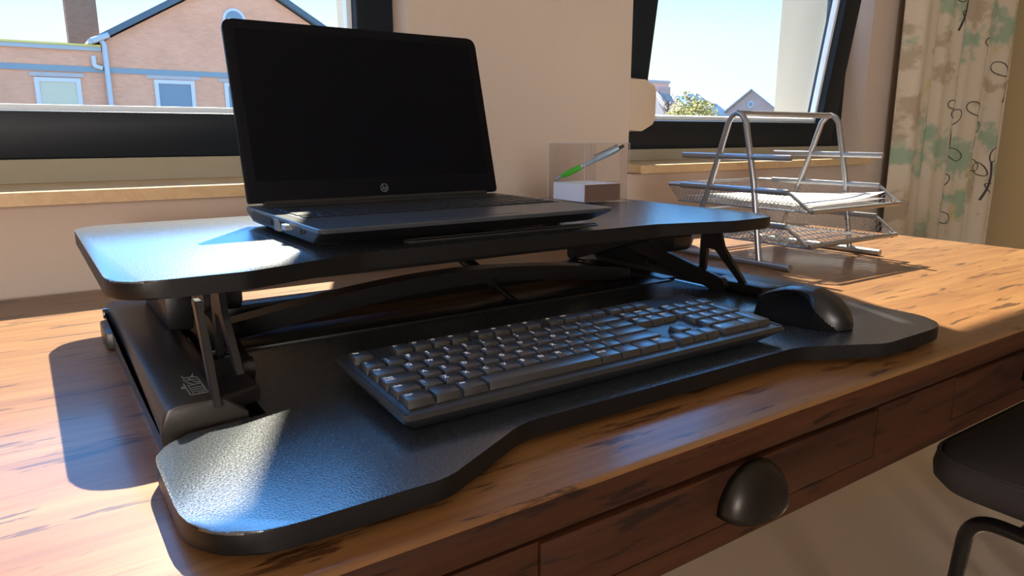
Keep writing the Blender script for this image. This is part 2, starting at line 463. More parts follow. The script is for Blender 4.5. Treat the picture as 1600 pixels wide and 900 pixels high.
# front rail with openings left for the drawers
drw = [(-.35, .095), (.258, .6835), (.845, 1.27)]
b = B(); y0, y1 = DY0 + .003, DY0 + .025
xs = [DX0 + .01] + [v for d in drw for v in d] + [DX1 - .01]
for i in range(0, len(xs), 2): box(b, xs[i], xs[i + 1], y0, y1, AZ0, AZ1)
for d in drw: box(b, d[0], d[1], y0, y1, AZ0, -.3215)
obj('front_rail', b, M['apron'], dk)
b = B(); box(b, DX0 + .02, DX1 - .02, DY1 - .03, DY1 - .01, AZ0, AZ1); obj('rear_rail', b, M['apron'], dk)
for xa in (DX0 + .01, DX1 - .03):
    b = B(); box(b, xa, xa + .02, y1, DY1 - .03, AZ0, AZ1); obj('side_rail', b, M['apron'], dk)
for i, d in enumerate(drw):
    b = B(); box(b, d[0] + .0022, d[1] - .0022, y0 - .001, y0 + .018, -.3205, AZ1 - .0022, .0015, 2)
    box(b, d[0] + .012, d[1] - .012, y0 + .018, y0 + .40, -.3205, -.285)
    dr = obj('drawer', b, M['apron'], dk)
    # cup pull: a hooded half dome
    b = B(); cx = (d[0] + d[1]) / 2 + .012; cz = -.309; W, H, D = .042, .040, .024
    nu, nv = 20, 10
    def dome(k):
        rows = []
        for j in range(nv + 1):
            t = j / nv * PI / 2
            row = []
            for i_ in range(nu + 1):
                a = PI * i_ / nu
                row.append(b.verts.new((cx + k * W * math.cos(a) * math.cos(t * .98), y0 - .001 - k * D * math.sin(t) ** .8, cz + k * H * math.sin(a) * math.cos(t) - .006 * math.sin(t))))
            rows.append(row)
        for j in range(nv):
            for i_ in range(nu): b.faces.new((rows[j][i_], rows[j][i_ + 1], rows[j + 1][i_ + 1], rows[j + 1][i_]))
        return rows
    ro = dome(1.0)
    hp = obj('cup_pull', b, M['pull'], dr, smooth=50)
    sm = hp.modifiers.new('Solidify', 'SOLIDIFY'); sm.thickness = .0016
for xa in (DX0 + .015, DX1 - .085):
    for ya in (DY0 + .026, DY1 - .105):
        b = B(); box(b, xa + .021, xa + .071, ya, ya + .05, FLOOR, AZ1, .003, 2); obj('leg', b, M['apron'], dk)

# ------------------------------------------------------------------ sit-stand converter
CX = .470
def mir(pts): return [(2 * CX - p[0],) + tuple(p[1:]) for p in pts][::-1]
sd = thing('standing_desk_converter', 'black two level sit stand desk riser with keyboard tray on wooden desk', 'desk riser', (CX, .7, DZ))
half = [(.0455, 1.041, .045), (.0455, .615, .045), (.150, .613, .05), (.265, .647, .09)]
cxs = .4655
pl = half + [(2 * cxs - x, y, r) for x, y, r in half[::-1]]
b = B(); prism(b, rounded(pl, 8), SZ - .0158, SZ, 'z', .0018, 2)
def board_edges(o):
    for p in o.data.polygons:
        if p.normal.z < .35: p.material_index = 1
    return o
sh = board_edges(obj('upper_shelf', b, None, sd, mats=[M['board'], M['board_edge']]))
# tablet slot: raised lip around a narrow trough
b = B(); sx0, sx1, sy0, sy1 = .332, .602, .681, .697
loop = []
rr = (sy1 - sy0) / 2
for k in range(9): a = PI / 2 + PI * k / 8; loop.append((sx0 + rr + rr * math.cos(a), (sy0 + sy1) / 2 + rr * math.sin(a), SZ + .0006))
for k in range(9): a = -PI / 2 + PI * k / 8; loop.append((sx1 - rr + rr * math.cos(a), (sy0 + sy1) / 2 + rr * math.sin(a), SZ + .0006))
tube(b, loop, .0012, 8, closed=True)
sl = obj('tablet_slot', b, M['housing'], sh)
b = B(); prism(b, [(p[0], p[1]) for p in loop], SZ + .0001, SZ + .0005); obj('slot_floor', b, M['port'], sl)

half = [(.0520, .538, .055), (.0520, .372, .06), (.205, .371, .05), (.295, .4165, .07)]
front = half + [(2 * CX - x, y, r) for x, y, r in half[::-1]]
front += [(.800, .545, 0), (.800, .735, .01), (.140, .735, .01), (.140, .545, 0)]
b = B(); prism(b, rounded(front, 9), TZ - .0150, TZ, 'z', .0016, 2)
board_edges(obj('keyboard_tray', b, None, sd, mats=[M['board'], M['board_edge']]))
for side in (0, 1):
    f = (lambda x: x) if side == 0 else (lambda x: 2 * CX - x)
    prof = [(.064, DZ + .0005), (.0637, -.220), (.0655, -.208), (.070, -.2018), (.076, -.2), (.105, -.2), (.111, -.2022), (.128, -.2165), (.128, DZ + .0005)]
    b = B(); prism(b, [(f(p[0]), p[1]) for p in prof], .557, .975, 'y', .0025, 2)
    hs = obj('base_housing', b, M['housing'], sd)
    # long sweeping facet on the outer side
    b = B(); pa = [(f(.0642), .53, -.222), (f(.0642), .90, -.196), (f(.0660), .90, -.1930), (f(.0635), .72, -.1960)]
    n_ = 14; top, bot = [], []
    for k in range(n_ + 1):
        t = k / n_; y = .565 + t * .39
        zt = -.2205 + .0165 * math.sin(PI * min(1, t * 1.15) / 2) ; zb_ = -.2225 + .0115 * t * t
        top.append(b.verts.new((f(.0634), y, zt))); bot.append(b.verts.new((f(.0634), y, zb_)))
    for k in range(n_): b.faces.new((bot[k], bot[k + 1], top[k + 1], top[k]))
    bmesh.ops.solidify(b, geom=b.faces[:], thickness=.0012)
    obj('side_facet', b, M['housing'], hs)
    b = B(); xa, xb_ = (.057, .142) if side == 0 else (f(.142), f(.036))
    box(b, xa, xb_, .885 if side == 0 else .58, .955, DZ + .0005, TZ - .001, .003, 2)
    obj('base_flange', b, M['housing' if side == 0 else 'board'], sd)
    b = B(); box(b, min(f(.108), f(.135)), max(f(.108), f(.135)), .80, .95, -.205, -.150, .003)
    obj('rear_pivot_block', b, M['steel_black'], sd)
    # scissor arms
    for k, (p, q) in enumerate(((( f(.148), .640, -.207), (f(.148), .975, -.134)), ((f(.160), .950, -.203), (f(.160), .740, -.134)))):
        b = B(); bar(b, p, q, .006, .022); cyl(b, (p[0] - .005, p[1], p[2]), .011, .010, 'x', 18); cyl(b, (q[0] - .005, q[1], q[2]), .011, .010, 'x', 18)
        obj('scissor_arm', b, M['steel_black'], sd)
    # forked front bracket
    b = B()
    fx = f(.135)
    prism(b, [(.655, -.1300), (.686, -.1300), (.688, -.150), (.6885, -.205), (.6780, -.205), (.6765, -.160), (.6610, -.1600), (.6135, -.205), (.6020, -.205), (.648, -.155)], fx - .003, fx + .003, 'x', .0008, 1)
    obj('fork_bracket', b, M['steel_black'], sd)
    if side == 0:
        b = B(); prism(b, [(.590, -.129), (.604, -.129), (.560, -.205), (.548, -.205)], .101, .107, 'x', .0008, 1)
        obj('front_strut', b, M['steel_black'], sd)
    b = B(); hx = f(.148)
    prism(b, rounded([(.700, -.1300, .004), (.800, -.1300, .004), (.790, -.150, .01), (.735, -.172, .012), (.712, -.168, .01), (.712, -.148, .006)], 5), hx - .018, hx + .018, 'x', .003, 2)
    obj('lever_handle', b, M['steel_black'], sd)
    b = B(); prism(b, [(f(.102), .557), (f(.142), .575), (f(.142), .665), (f(.102), .665)], TZ + .0002, -.2005, 'z', .004, 2)
    obj('bracket_foot', b, M['steel_black'], sd)
    b = B(); box(b, min(f(.135), f(.165)), max(f(.135), f(.165)), .735, .955, TZ - .010, TZ + .004, .002, 2)
    obj('inner_rail', b, M['steel_black'], sd)
    b = B(); cyl(b, (f(.0655) - .004, .955, -.210), .006, .008, 'x', 16)
    obj('screw', b, M['screw'], hs)
    if side == 0:
        # printed maker's mark on the housing top: outlined plate with bars and a side tab
        b = B(); z = -.1999; x0, x1, ya, yb = .0835, .0985, .533, .592
        mx_ = lambda v: .0896 + (v - .0835) * .84
        my_ = lambda v: .576 + (v - .533) * .95
        def st(p, q, w=.0012): bar(b, (mx_(p[0]), my_(p[1]), z), (mx_(q[0]), my_(q[1]), z), w, .0003)
        st((x0, ya), (x1, ya)); st((x1, ya), (x1, .580)); st((x0, ya), (x0, .565)); st((x0 + .003, ya + .003), (x0 + .003, .560), .0009)
        for yy in (.540, .5455, .551): st((x0 + .004, yy), (x1 - .001, yy))
        st((x0 + .008, .5335), (x0 + .008, .540)); st((x1 - .004, .5335), (x1 - .004, .540))
        st((x0 + .002, .558), (x1, .560), .002); st((x0 + .003, .5685), (x0 + .007, .561)); st((x0 + .009, .569), (x1 - .001, .563))
        st((x0 + .001, .573), (x1 - .002, .573)); st((x0 + .002, .582), (x1 - .001, .580)); st((x0 + .003, .574), (x0 + .003, .588)); st((x0 + .0075, .574), (x0 + .0075, .580)); st((x0 + .011, .582), (x1 - .001, .590))
        box(b, mx_(x0 - .004), mx_(x0 - .0008), my_(.552), my_(.558), z - .0001, z + .0002)
        obj('printed_mark', b, M['emblem'], hs)
# cross members
b = B()
arch = []
for k in range(25):
    t = k / 24; x = .165 + t * .61
    arch.append((x, -.2245 + .0265 * math.sin(PI * t) ** 1.2))
top = [(x, max(z_ + .015, -.206 + .028 * math.sin(PI * min(max((x - .165) / .61, 0), 1)) )) for x, z_ in arch]
prism(b, arch + top[::-1], .800, .830, 'y', .0015, 1)
obj('arched_cross_plate', b, M['steel_black'], sd)
b = B(); box(b, .150, .790, .728, .765, DZ + .001, TZ + .0025, .002, 2); obj('front_crossbar', b, M['steel_black'], sd)
b = B(); box(b, .150, .790, .915, .945, DZ + .001, TZ + .004, .002, 2); obj('rear_crossbar', b, M['steel_black'], sd)
b = B(); tube(b, [(.14, .965, -.136), (.80, .965, -.136)], .008, 14); obj('upper_rod', b, M['steel_black'], sd)
b = B(); box(b, .17, .77, .70, .74, SZ - .031, SZ - .0158, .003, 2); obj('under_shelf_beam', b, M['steel_black'], sd)
b = B(); tube(b, [(.52, .80, -.203), (.52, .95, -.160)], .009, 14); tube(b, [(.52, .80, -.203), (.52, .73, -.222)], .004, 10); obj('gas_spring', b, M['steel_black'], sd)

# ------------------------------------------------------------------ laptop
lp = thing('laptop', 'open black laptop with dark screen on the raised shelf', 'laptop', (.417, .79, SZ))
LX0, LX1, LF, LB = .2290, .6040, .6560, .930
LT = -.0893
b = B()
plan_top = rounded([(LX0, LF, .010), (LX1, LF, .010), (LX1, LB, .008), (LX0, LB, .008)], 5)
def inset(dx, dyf): return rounded([(LX0 + dx, LF + dyf, .010), (LX1 - dx * 2.2, LF + dyf, .010), (LX1 - dx * 2.2, LB - .012, .008), (LX0 + dx, LB - .012, .008)], 5)
levels = [(inset(.010, .046), -.1098), (inset(.004, .030), -.1065), (rounded([(LX0, LF + .001, .010), (LX1, LF + .001, .010), (LX1, LB, .008), (LX0, LB, .008)], 5), LT - .0045), (plan_top, LT - .001), (inset(.0006, .0006), LT)]
levels[4] = (rounded([(LX0 + .0008, LF + .0008, .010), (LX1 - .0008, LF + .0008, .010), (LX1 - .0008, LB - .0008, .008), (LX0 + .0008, LB - .0008, .008)], 5), LT)
rings = [[b.verts.new((x, y, z)) for x, y in pts] for pts, z in levels]
for a_, c_ in zip(rings, rings[1:]):
    for i in range(len(a_)): b.faces.new((a_[i], a_[(i + 1) % len(a_)], c_[(i + 1) % len(a_)], c_[i]))
b.faces.new(rings[0][::-1]); tf = b.faces.new(rings[-1])
base = obj('base', b, M['lap'], lp, mats=[M['lap'], M['lap_dark']])
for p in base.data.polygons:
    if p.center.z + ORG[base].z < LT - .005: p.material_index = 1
# keyboard well and keys
b = B(); box(b, LX0 + .014, LX1 - .012, .752, .895, LT, LT + .0003); obj('keyboard_well', b, M['lapkey'], lp)
kb = B(); box(kb, -.0078, .0078, -.0076, .0076, 0, .0012, .0005, 1)
kproto = obj('key', kb, M['lapkey'], lp, local=True)
first = True
rows = [(.762, 15), (.7845, 19), (.8025, 19), (.8205, 19), (.8385, 19), (.858, 19)]
kx0, kx1 = LX0 + .017, LX1 - .015
cnt = 0
for ri, (y, n_) in enumerate(rows):
    if ri == 0: wid = [1, 1, 1, 1, 5.2, 1, 1, 1, 1, 1, 1, 1, 1]
    else: wid = [1.3] + [1] * 11 + [1.6] + [1] * 4
    tot = sum(wid); u = (kx1 - kx0) / tot; x = kx0
    for w in wid:
        o = kproto if cnt == 0 else kproto.copy()
        if cnt: C.objects.link(o); o.parent = lp
        o.location = Vector((x + w * u / 2, y + .004, LT + .0003)) - ORG[lp]
        o.scale = ((w * u - .0026) / .0156, 1, 1)
        x += w * u; cnt += 1
b = B(); box(b, .345, .475, .672, .742, LT + .0000, LT + .0003, .0001, 1); obj('touchpad', b, M['lap'], lp)
b = B(); box(b, LX1 - .075, LX1 - .055, .735, .742, LT, LT + .0003); tag(obj('sticker', b, M['logo'], lp), 'small pale sticker on the palm rest')
for x in (LX0 + .03, LX1 - .05):
    for y in (.72, .905):
        b = B(); box(b, x - .012, x + .012, y - .004, y + .004, SZ + .0002, -.1090, .001, 1); obj('rubber_foot', b, M['lap_dark'], lp)
# side ports
b = B(); box(b, LX0 - .0004, LX0 + .002, .820, .893, LT - .0125, LT - .0035); obj('cooling_vent', b, M['port'], lp)
b = B(); box(b, LX0 - .0010, LX0 + .004, .789, .806, LT - .0165, LT - .003, .0008, 1); obj('network_socket', b, M['emblem'], lp)
b = B(); box(b, LX0 - .0004, LX0 + .002, .768, .783, LT - .012, LT - .004); obj('video_port', b, M['port'], lp)
b = B(); box(b, LX0 - .0062, LX0 + .004, .7470, .7605, LT - .0105, LT - .0045, .0006, 1); tag(obj('usb_plug', b, M['plug'], lp), 'bright metal plug in the left side of the laptop')
b = B(); box(b, LX0 - .0004, LX0 + .002, .716, .733, LT - .0115, LT - .0045); obj('usb_port', b, M['port'], lp)
b = B(); cyl(b, (LX0 - .0004, .706, LT - .0078), .0016, .002, 'x', 12); obj('audio_jack', b, M['port'], lp)
# lid: built flat in its own plane then leaned back
hy, hz, ty, tz = .925, -.0885, .989, .1435
lean = math.atan2(ty - hy, tz - hz); LH = math.hypot(ty - hy, tz - hz)
lid = thing('lid', loc=(0, 0, 0)); lid.parent = lp
lid.location = Vector((.419, hy, hz)) - ORG[lp]; lid.rotation_euler = (-lean, 0, 0); ORG[lid] = Vector((0, 0, 0))
LW = .1868
b = B(); prism(b, rounded([(-LW, .002, .004), (LW, .002, .004), (LW, LH, .013), (-LW, LH, .013)], 7), 0, .0065, 'y', .0012, 2)
obj('bezel', b, M['bezel'], lid, local=True)
b = B(); box(b, -LW + .013, LW - .013, -.0003, .0006, .030, LH - .012); obj('screen', b, M['screen'], lid, local=True)
b = B(); tube(b, [(-LW + .02, .004, .001), (LW - .02, .004, .001)], .0055, 12); obj('hinge_cover', b, M['lap_dark'], lid, local=True)
b = B()      # round maker's badge with two slanted letter strokes
cz_ = .0150
tube(b, [(.0055 * math.cos(2 * PI * k / 24), -.0004, cz_ + .0055 * math.sin(2 * PI * k / 24)) for k in range(24)], .0006, 6, closed=True)
def sl_(x0, z0, x1, z1): bar(b, (x0, -.0004, cz_ + z0), (x1, -.0004, cz_ + z1), .0008, .0006, (0, 1, 0))
sl_(-.0032, -.0028, -.0013, .0042); sl_(-.0020, .0012, -.0005, .0012); sl_(-.0005, .0012, -.0014, -.0026)
sl_(.0003, -.0044, .0020, .0016); sl_(.0020, .0014, .0036, .0014); sl_(.0036, .0014, .0029, -.0024); sl_(.0010, -.0024, .0029, -.0024)
obj('round_badge', b, M['logo'], lid, local=True)

# ------------------------------------------------------------------ keyboard
KTILT = R(3.6)
kbd = thing('keyboard', 'full size black computer keyboard with white legends on the lower tray', 'keyboard', (.2065, .4375, TZ + .0003), (KTILT, 0, 0))
KW, KD = .4465, .1450
b = B()
lv = [(rounded([(.012, .014, .006), (KW - .020, .014, .006), (KW - .020, KD - .006, .006), (.012, KD - .006, .006)], 4), 0.0),
      (rounded([(.001, .002, .006), (KW - .002, .002, .006), (KW - .001, KD, .006), (.001, KD, .006)], 4), .010),
      (rounded([(0, 0, .006), (KW, 0, .006), (KW, KD, .006), (0, KD, .006)], 4), .0135),
      (rounded([(.0012, .003, .006), (KW - .0012, .003, .006), (KW - .0012, KD - .001, .006), (.0012, KD - .001, .006)], 4), .0165)]
rings = [[b.verts.new((x, y, z)) for x, y in pts] for pts, z in lv]
for a_, c_ in zip(rings, rings[1:]):
    for i in range(len(a_)): b.faces.new((a_[i], a_[(i + 1) % len(a_)], c_[(i + 1) % len(a_)], c_[i]))
b.faces.new(rings[0][::-1]); b.faces.new(rings[-1])
obj('case', b, M['kb'], kbd, local=True)
for xx in (.0040, KW - .0055):
    b = B(); bar(b, (xx, .006, .0166), (xx, KD - .006, .0166), .0016, .0012); obj('side_ridge', b, M['kb'], kbd, local=True)
for xx in (.05, KW - .05):
    b = B(); box(b, xx - .012, xx + .012, KD - .020, KD - .013, -.0080, .001, .001, 1); obj('flip_foot', b, M['kb'], kbd, local=True)
U = .01905
def keymesh(w, h, sunk=False):
    b = B(); t = .0018; z0, z1 = .0166, .0222
    vs = []
    for x, y, z in ((0.0006, .0006, z0), (w * U - .0006, .0006, z0), (w * U - .0006, h * U - .0006, z0), (0.0006, h * U - .0006, z0),
                    (t, .0030, z1), (w * U - t, .0030, z1), (w * U - t, h * U - .0016, z1), (t, h * U - .0016, z1)):
        vs.append(b.verts.new((x, y, z)))
    fc = [b.faces.new([vs[i] for i in f]) for f in ((3, 2, 1, 0), (4, 5, 6, 7), (0, 1, 5, 4), (1, 2, 6, 5), (2, 3, 7, 6), (3, 0, 4, 7))]
    bmesh.ops.bevel(b, geom=list(fc[1].edges) + [e for e in b.edges if abs(e.verts[0].co.z - e.verts[1].co.z) > .004], offset=.0004, segments=2, profile=.5, affect='EDGES')
    return b
KC, LC = {}, {}
nkeys = [0]
def legend_mesh(txt, size):
    if (txt, size) in LC: return LC[txt, size]
    cu = bpy.data.curves.new('legend', 'FONT'); cu.body = txt; cu.size = size; cu.extrude = .00005; cu.resolution_u = 3
    cu.offset = size * .02
    tmp = bpy.data.objects.new('legend', cu)
    me = bpy.data.meshes.new_from_object(tmp)
    bpy.data.objects.remove(tmp); bpy.data.curves.remove(cu)
    me.materials.clear(); me.materials.append(M['legend'])
    LC[txt, size] = me
    return me
def key(x, y, w=1, h=1, txt=''):
    k = (w, h)
    if k not in KC:
        o = obj('key', keymesh(w, h), M['key'], kbd, local=True); KC[k] = o
    else:
        o = KC[k].copy(); C.objects.link(o); o.parent = kbd
    o.location = (x, y, 0)
    if txt:
        lines = txt.split('|')
        big = len(txt) == 1
        for i, ln in enumerate(lines[:1] if big else ['\n'.join(lines)]):
            l = bpy.data.objects.new('legend', legend_mesh(ln, .0064 if big else .0040)); C.objects.link(l)
            l.parent = o; l.location = (.0036, (h * U) - (.0088 if big else .0066), .02226)
xl, xn, xp = .0085, .0085 + 15 * U + .0048, .0085 + 18 * U + .0096
ry = [.0125 + U * k for k in range(5)] + [.0125 + U * 5 + .0060]
# bottom row
x = xl
for w, t in ((1.25, 'Ctrl'), (1.25, ''), (1.25, 'Alt'), (6.25, ''), (1.25, 'Alt Gr'), (1.25, ''), (1.25, ''), (1.25, 'Ctrl')):
    key(x, ry[0], w, 1, t); x += w * U
x = xl
for w, t in [(1.25, 'Shift')] + [(1, c) for c in ('\\', 'Z', 'X', 'C', 'V', 'B', 'N', 'M', '<|,', '>|.', '?|/')] + [(2.75, '')]:
    key(x, ry[1], w, 1, t); x += w * U
x = xl
for w, t in [(1.75, 'Caps|Lock')] + [(1, c) for c in 'ASDFGHJKL'] + [(1, ':|;'), (1, '"|\''), (2.25, '')]:
    key(x, ry[2], w, 1, t); x += w * U
x = xl
for w, t in [(1.5, 'Tab')] + [(1, c) for c in 'QWERTYUIOP'] + [(1, '{|['), (1, '}|]'), (1.5, '')]:
    key(x, ry[3], w, 1, t); x += w * U
x = xl
for w, t in zip([1] * 13 + [2], ['~|`', '!|1', '@|2', '#|3', '$|4', '%|5', '^|6', '&|7', '*|8', '(|9', ')|0', '_|-', '+|=', '']):
    key(x, ry[4], w, 1, t); x += w * U
key(xl, ry[5], 1, 1, 'Esc')
b5 = B()
for gi, start in enumerate((2, 6.5, 11)):
    for j in range(4):
        i = gi * 4 + j + 1
        if i <= 10: key(xl + (start + j) * U, ry[5], 1, 1, 'F%d' % i)
        else:
            t = keymesh(1, 1); me_ = bpy.data.meshes.new('tmp'); t.to_mesh(me_); t.free(); me_.transform(Matrix.Translation((xl + (start + j) * U, ry[5], 0))); b5.from_mesh(me_); bpy.data.meshes.remove(me_)
for j in range(3):
    t = keymesh(1, 1); me_ = bpy.data.meshes.new('tmp'); t.to_mesh(me_); t.free(); me_.transform(Matrix.Translation((xn + j * U, ry[5], 0))); b5.from_mesh(me_); bpy.data.meshes.remove(me_)
tag(obj('function_keys', b5, M['key'], kbd, local=True), kind='stuff')
for r_, tx in ((4, ('Ins', 'Home', 'PgUp')), (3, ('Del', 'End', 'PgDn'))):
    for j in range(3): key(xn + j * U, ry[r_], 1, 1, tx[j])
key(xn + U, ry[1]); [key(xn + j * U, ry[0]) for j in range(3)]
for r_, tx in ((4, ('Num', '/', '*', '-')), (3, '789'), (2, '456'), (1, '123')):
    for j, c in enumerate(tx): key(xp + j * U, ry[r_], 1, 1, c)
key(xp, ry[0], 2, 1, '0'); key(xp + 2 * U, ry[0], 1, 1, '.'); key(xp + 3 * U, ry[2], 1, 2, '+'); key(xp + 3 * U, ry[0], 1, 2)

# ------------------------------------------------------------------ mouse
ms = thing('computer_mouse', 'black sculpted computer mouse with thumb hollow right of the keyboard', 'mouse', (.742, .476, TZ + .0003), (0, 0, R(9)))
def mouse_point(u, v):
    """u 0 tail..1 nose (along +y), v 0 left base..1 right base, local"""
    L, W, H = .113, .066, .0405
    s = max(0.0, 1 - abs(2 * u - 1) ** (2.4 if u < .5 else 6.0)) ** .5
    y = (u - .5) * L
    wl = W / 2 * s * (1.0 - .10 * u); wr = W / 2 * s * (1 - .04 * u)
    pk = .46
    prof = ((0, .006), (.06, .020), (.18, .032), (.36, .0405), (.5, .0410), (.64, .0395), (.78, .0340), (.90, .0275), (.97, .0225), (1, .018))
    for (ua, ha), (ub, hb) in zip(prof, prof[1:]):
        if ua <= u <= ub:
            tt = (u - ua) / (ub - ua); hh = ha + (hb - ha) * tt
            break
    a = PI * v
    cx_, sz_ = -math.cos(a), math.sin(a)
    sq = .62
    x = (wl if cx_ < 0 else wr) * math.copysign(abs(cx_) ** sq, cx_)
    z = hh * sz_ ** .8
    # thumb hollow on the left flank
    if v < .36 and u > .30:
        tu = math.sin(PI * min(1, (u - .30) / .72)) ; tv = math.sin(PI * min(1, max(0, (v - .02) / .34)))
        x += .017 * tu * tv
    return Vector((x, y, .0015 + z))
nu, nv = 72, 60
def mouse_mesh(sel):
    b = B(); grid = {}
    for i in range(nu):
        for j in range(nv):
            u, v = (i + .5) / nu, (j + .5) / nv
            if not sel(u, v): continue
            qs = []
            for di, dj in ((0, 0), (1, 0), (1, 1), (0, 1)):
                kk = (i + di, j + dj)
                if kk not in grid: grid[kk] = b.verts.new(mouse_point(kk[0] / nu, kk[1] / nv))
                qs.append(grid[kk])
            try: b.faces.new(qs)
            except ValueError: pass
    return b
def thumb(u, v): return .08 < u < .96 and v < (.02 + .26 * math.sin(PI / 2 * min(1, (u - .08) / .46)) ** 1.4 if u < .54 else .28 - .05 * (u - .54) / .42)
bb = mouse_mesh(lambda u, v: not thumb(u, v)); bmesh.ops.remove_doubles(bb, verts=bb.verts, dist=1e-5)
obj('shell', bb, M['mouse'], ms, local=True, smooth=75)
bb = mouse_mesh(thumb); obj('thumb_grip', bb, M['grip'], ms, local=True, smooth=60)
b = B(); prism(b, [(p.x * .97, p.y * .985) for p in ([mouse_point(i / 24, 0) for i in range(1, 24)] + [mouse_point(i / 24, 1) for i in range(23, 0, -1)])], 0, .002); obj('sole', b, M['grip'], ms, local=True)
b = B(); cyl(b, (-.003, .030, .0205), .0085, .006, 'x', 22); obj('scroll_wheel', b, M['grip'], ms, local=True)
b = B(); tube(b, [mouse_point(.52 + .44 * k / 12, .5) + Vector((0, 0, .0001)) for k in range(13)], .0004, 6); obj('button_seam', b, M['port'], ms, local=True)

# ------------------------------------------------------------------ clear memo cube with notes and a pen
QX0, QX1, QY0, QY1, QZ0, QZ1 = .7565, .8545, .896, .994, SZ + .0004, SZ + .0985
qb = thing('memo_holder', 'clear acrylic memo cube on the back right corner of the raised shelf', 'note holder', ((QX0 + QX1) / 2, (QY0 + QY1) / 2, QZ0))
t = .0026
b = B(); box(b, QX0, QX1, QY0, QY1, QZ0, QZ0 + t); obj('bottom', b, M['acrylic'], qb)
b = B(); box(b, QX0, QX0 + t, QY0, QY1, QZ0 + t, QZ1); obj('side_wall', b, M['acrylic'], qb)
b = B(); box(b, QX1 - t, QX1, QY0, QY1, QZ0 + t, QZ1); obj('side_wall', b, M['acrylic'], qb)
b = B(); box(b, QX0 + t, QX1 - t, QY1 - t, QY1, QZ0 + t, QZ1); obj('rear_wall', b, M['acrylic'], qb)
a0, a1 = QX0 + t, QX1 - t
b = B(); prism(b, rounded([(a0, QZ0 + t, 0), (a1, QZ0 + t, 0), (a1, QZ1, 0), (a1 - .017, QZ1, .012), (a1 - .017, QZ0 + .036, .004), (a0 + .022, QZ0 + .036, .004), (a0 + .022, QZ1, .012), (a0, QZ1, 0)], 5), QY0, QY0 + t, 'y'); obj('notched_front', b, M['acrylic'], qb)
rim = mat('acrylic_edge', (0.55, 0.55, 0.58), 0.25); M['rim'] = rim
b = B()
for p, q in (((QX0, QY0, QZ0), (QX0, QY0, QZ1)), ((QX1, QY0, QZ0), (QX1, QY0, QZ1)), ((QX1, QY1, QZ0), (QX1, QY1, QZ1)), ((QX0, QY1, QZ0), (QX0, QY1, QZ1)), ((QX0, QY1, QZ1), (QX1, QY1, QZ1)), ((QX0, QY0, QZ1), (QX0, QY1, QZ1)), ((QX1, QY0, QZ1), (QX1, QY1, QZ1))):
    p, q = Vector(p), Vector(q); d = (q - p).normalized(); bar(b, p, q, .0005, .0005, (0, 0, 1) if abs(d.z) < .5 else (0, 1, 0))
obj('polished_edges', b, rim, qb)
b = B(); box(b, a0 + .001, a0 + .0785, QY0 + t + .001, QY1 - t - .008, QZ0 + t + .0002, QZ0 + .0315, .0006, 1)
for k in range(6): box(b, a0 + .0006 + .0003 * (k % 2), a0 + .0787, QY0 + t + .0007, QY1 - t - .008, QZ0 + t + .003 + .0045 * k, QZ0 + t + .0033 + .0045 * k)
o = obj('note_block', b, M['paper'], base=((QX0 + QX1) / 2, (QY0 + QY1) / 2, QZ0 + t))
tag(o, 'block of white note paper filling the bottom of the clear memo cube', 'note paper')
M['card'] = mat('brown_card', (0.17, 0.105, 0.08), 0.6)
b = B(); box(b, a0 + .001, a0 + .0788, QY0 + t + .0001, QY0 + t + .0005, QZ0 + t + .0006, QZ0 + .0312); obj('card_front', b, M['card'], o)
# pen leaning across the cube
p0, p1 = Vector((QX0 + .0045, .984, QZ0 + .0345)), Vector((QX1 - .0055, .9045, QZ1 - .0045))
pn = thing('ballpoint_pen', 'green and blue grey ballpoint pen leaning inside the clear memo cube', 'pen', tuple(p0))
ax = (p1 - p0); Lp = ax.length; ax.normalize()
def pseg(name, m, spec):
    b = B(); tube(b, [p0 + ax * Lp * s for s, _ in spec], [r_ for _, r_ in spec], 16); return obj(name, b, m, pn, smooth=50)
pseg('metal_tip', M['pen_silver'], [(0, .0006), (.03, .0012), (.11, .0028)])
pseg('green_grip', M['pen_green'], [(.11, .0030), (.16, .0044), (.26, .0053), (.36, .0050), (.40, .0046)])
pseg('silver_ring', M['pen_silver'], [(.40, .0047), (.425, .0047)])
pseg('barrel', M['pen_grey'], [(.425, .0042), (.50, .0036), (.58, .0042), (.70, .0053), (.84, .0055), (.93, .0047)])
pseg('push_button', M['pull'], [(.93, .0030), (1.0, .0026)])
b = B(); sd_ = ax.cross(Vector((0, 1, 0))).normalized()
bar(b, p0 + ax * Lp * .93 + sd_ * .0068, p0 + ax * Lp * .60 + sd_ * .0076, .0028, .0009, (0, 1, 0)); bar(b, p0 + ax * Lp * .92 + sd_ * .0045, p0 + ax * Lp * .92 + sd_ * .0072, .0028, .0012, (0, 1, 0))
obj('pocket_clip', b, M['pen_silver'], pn)

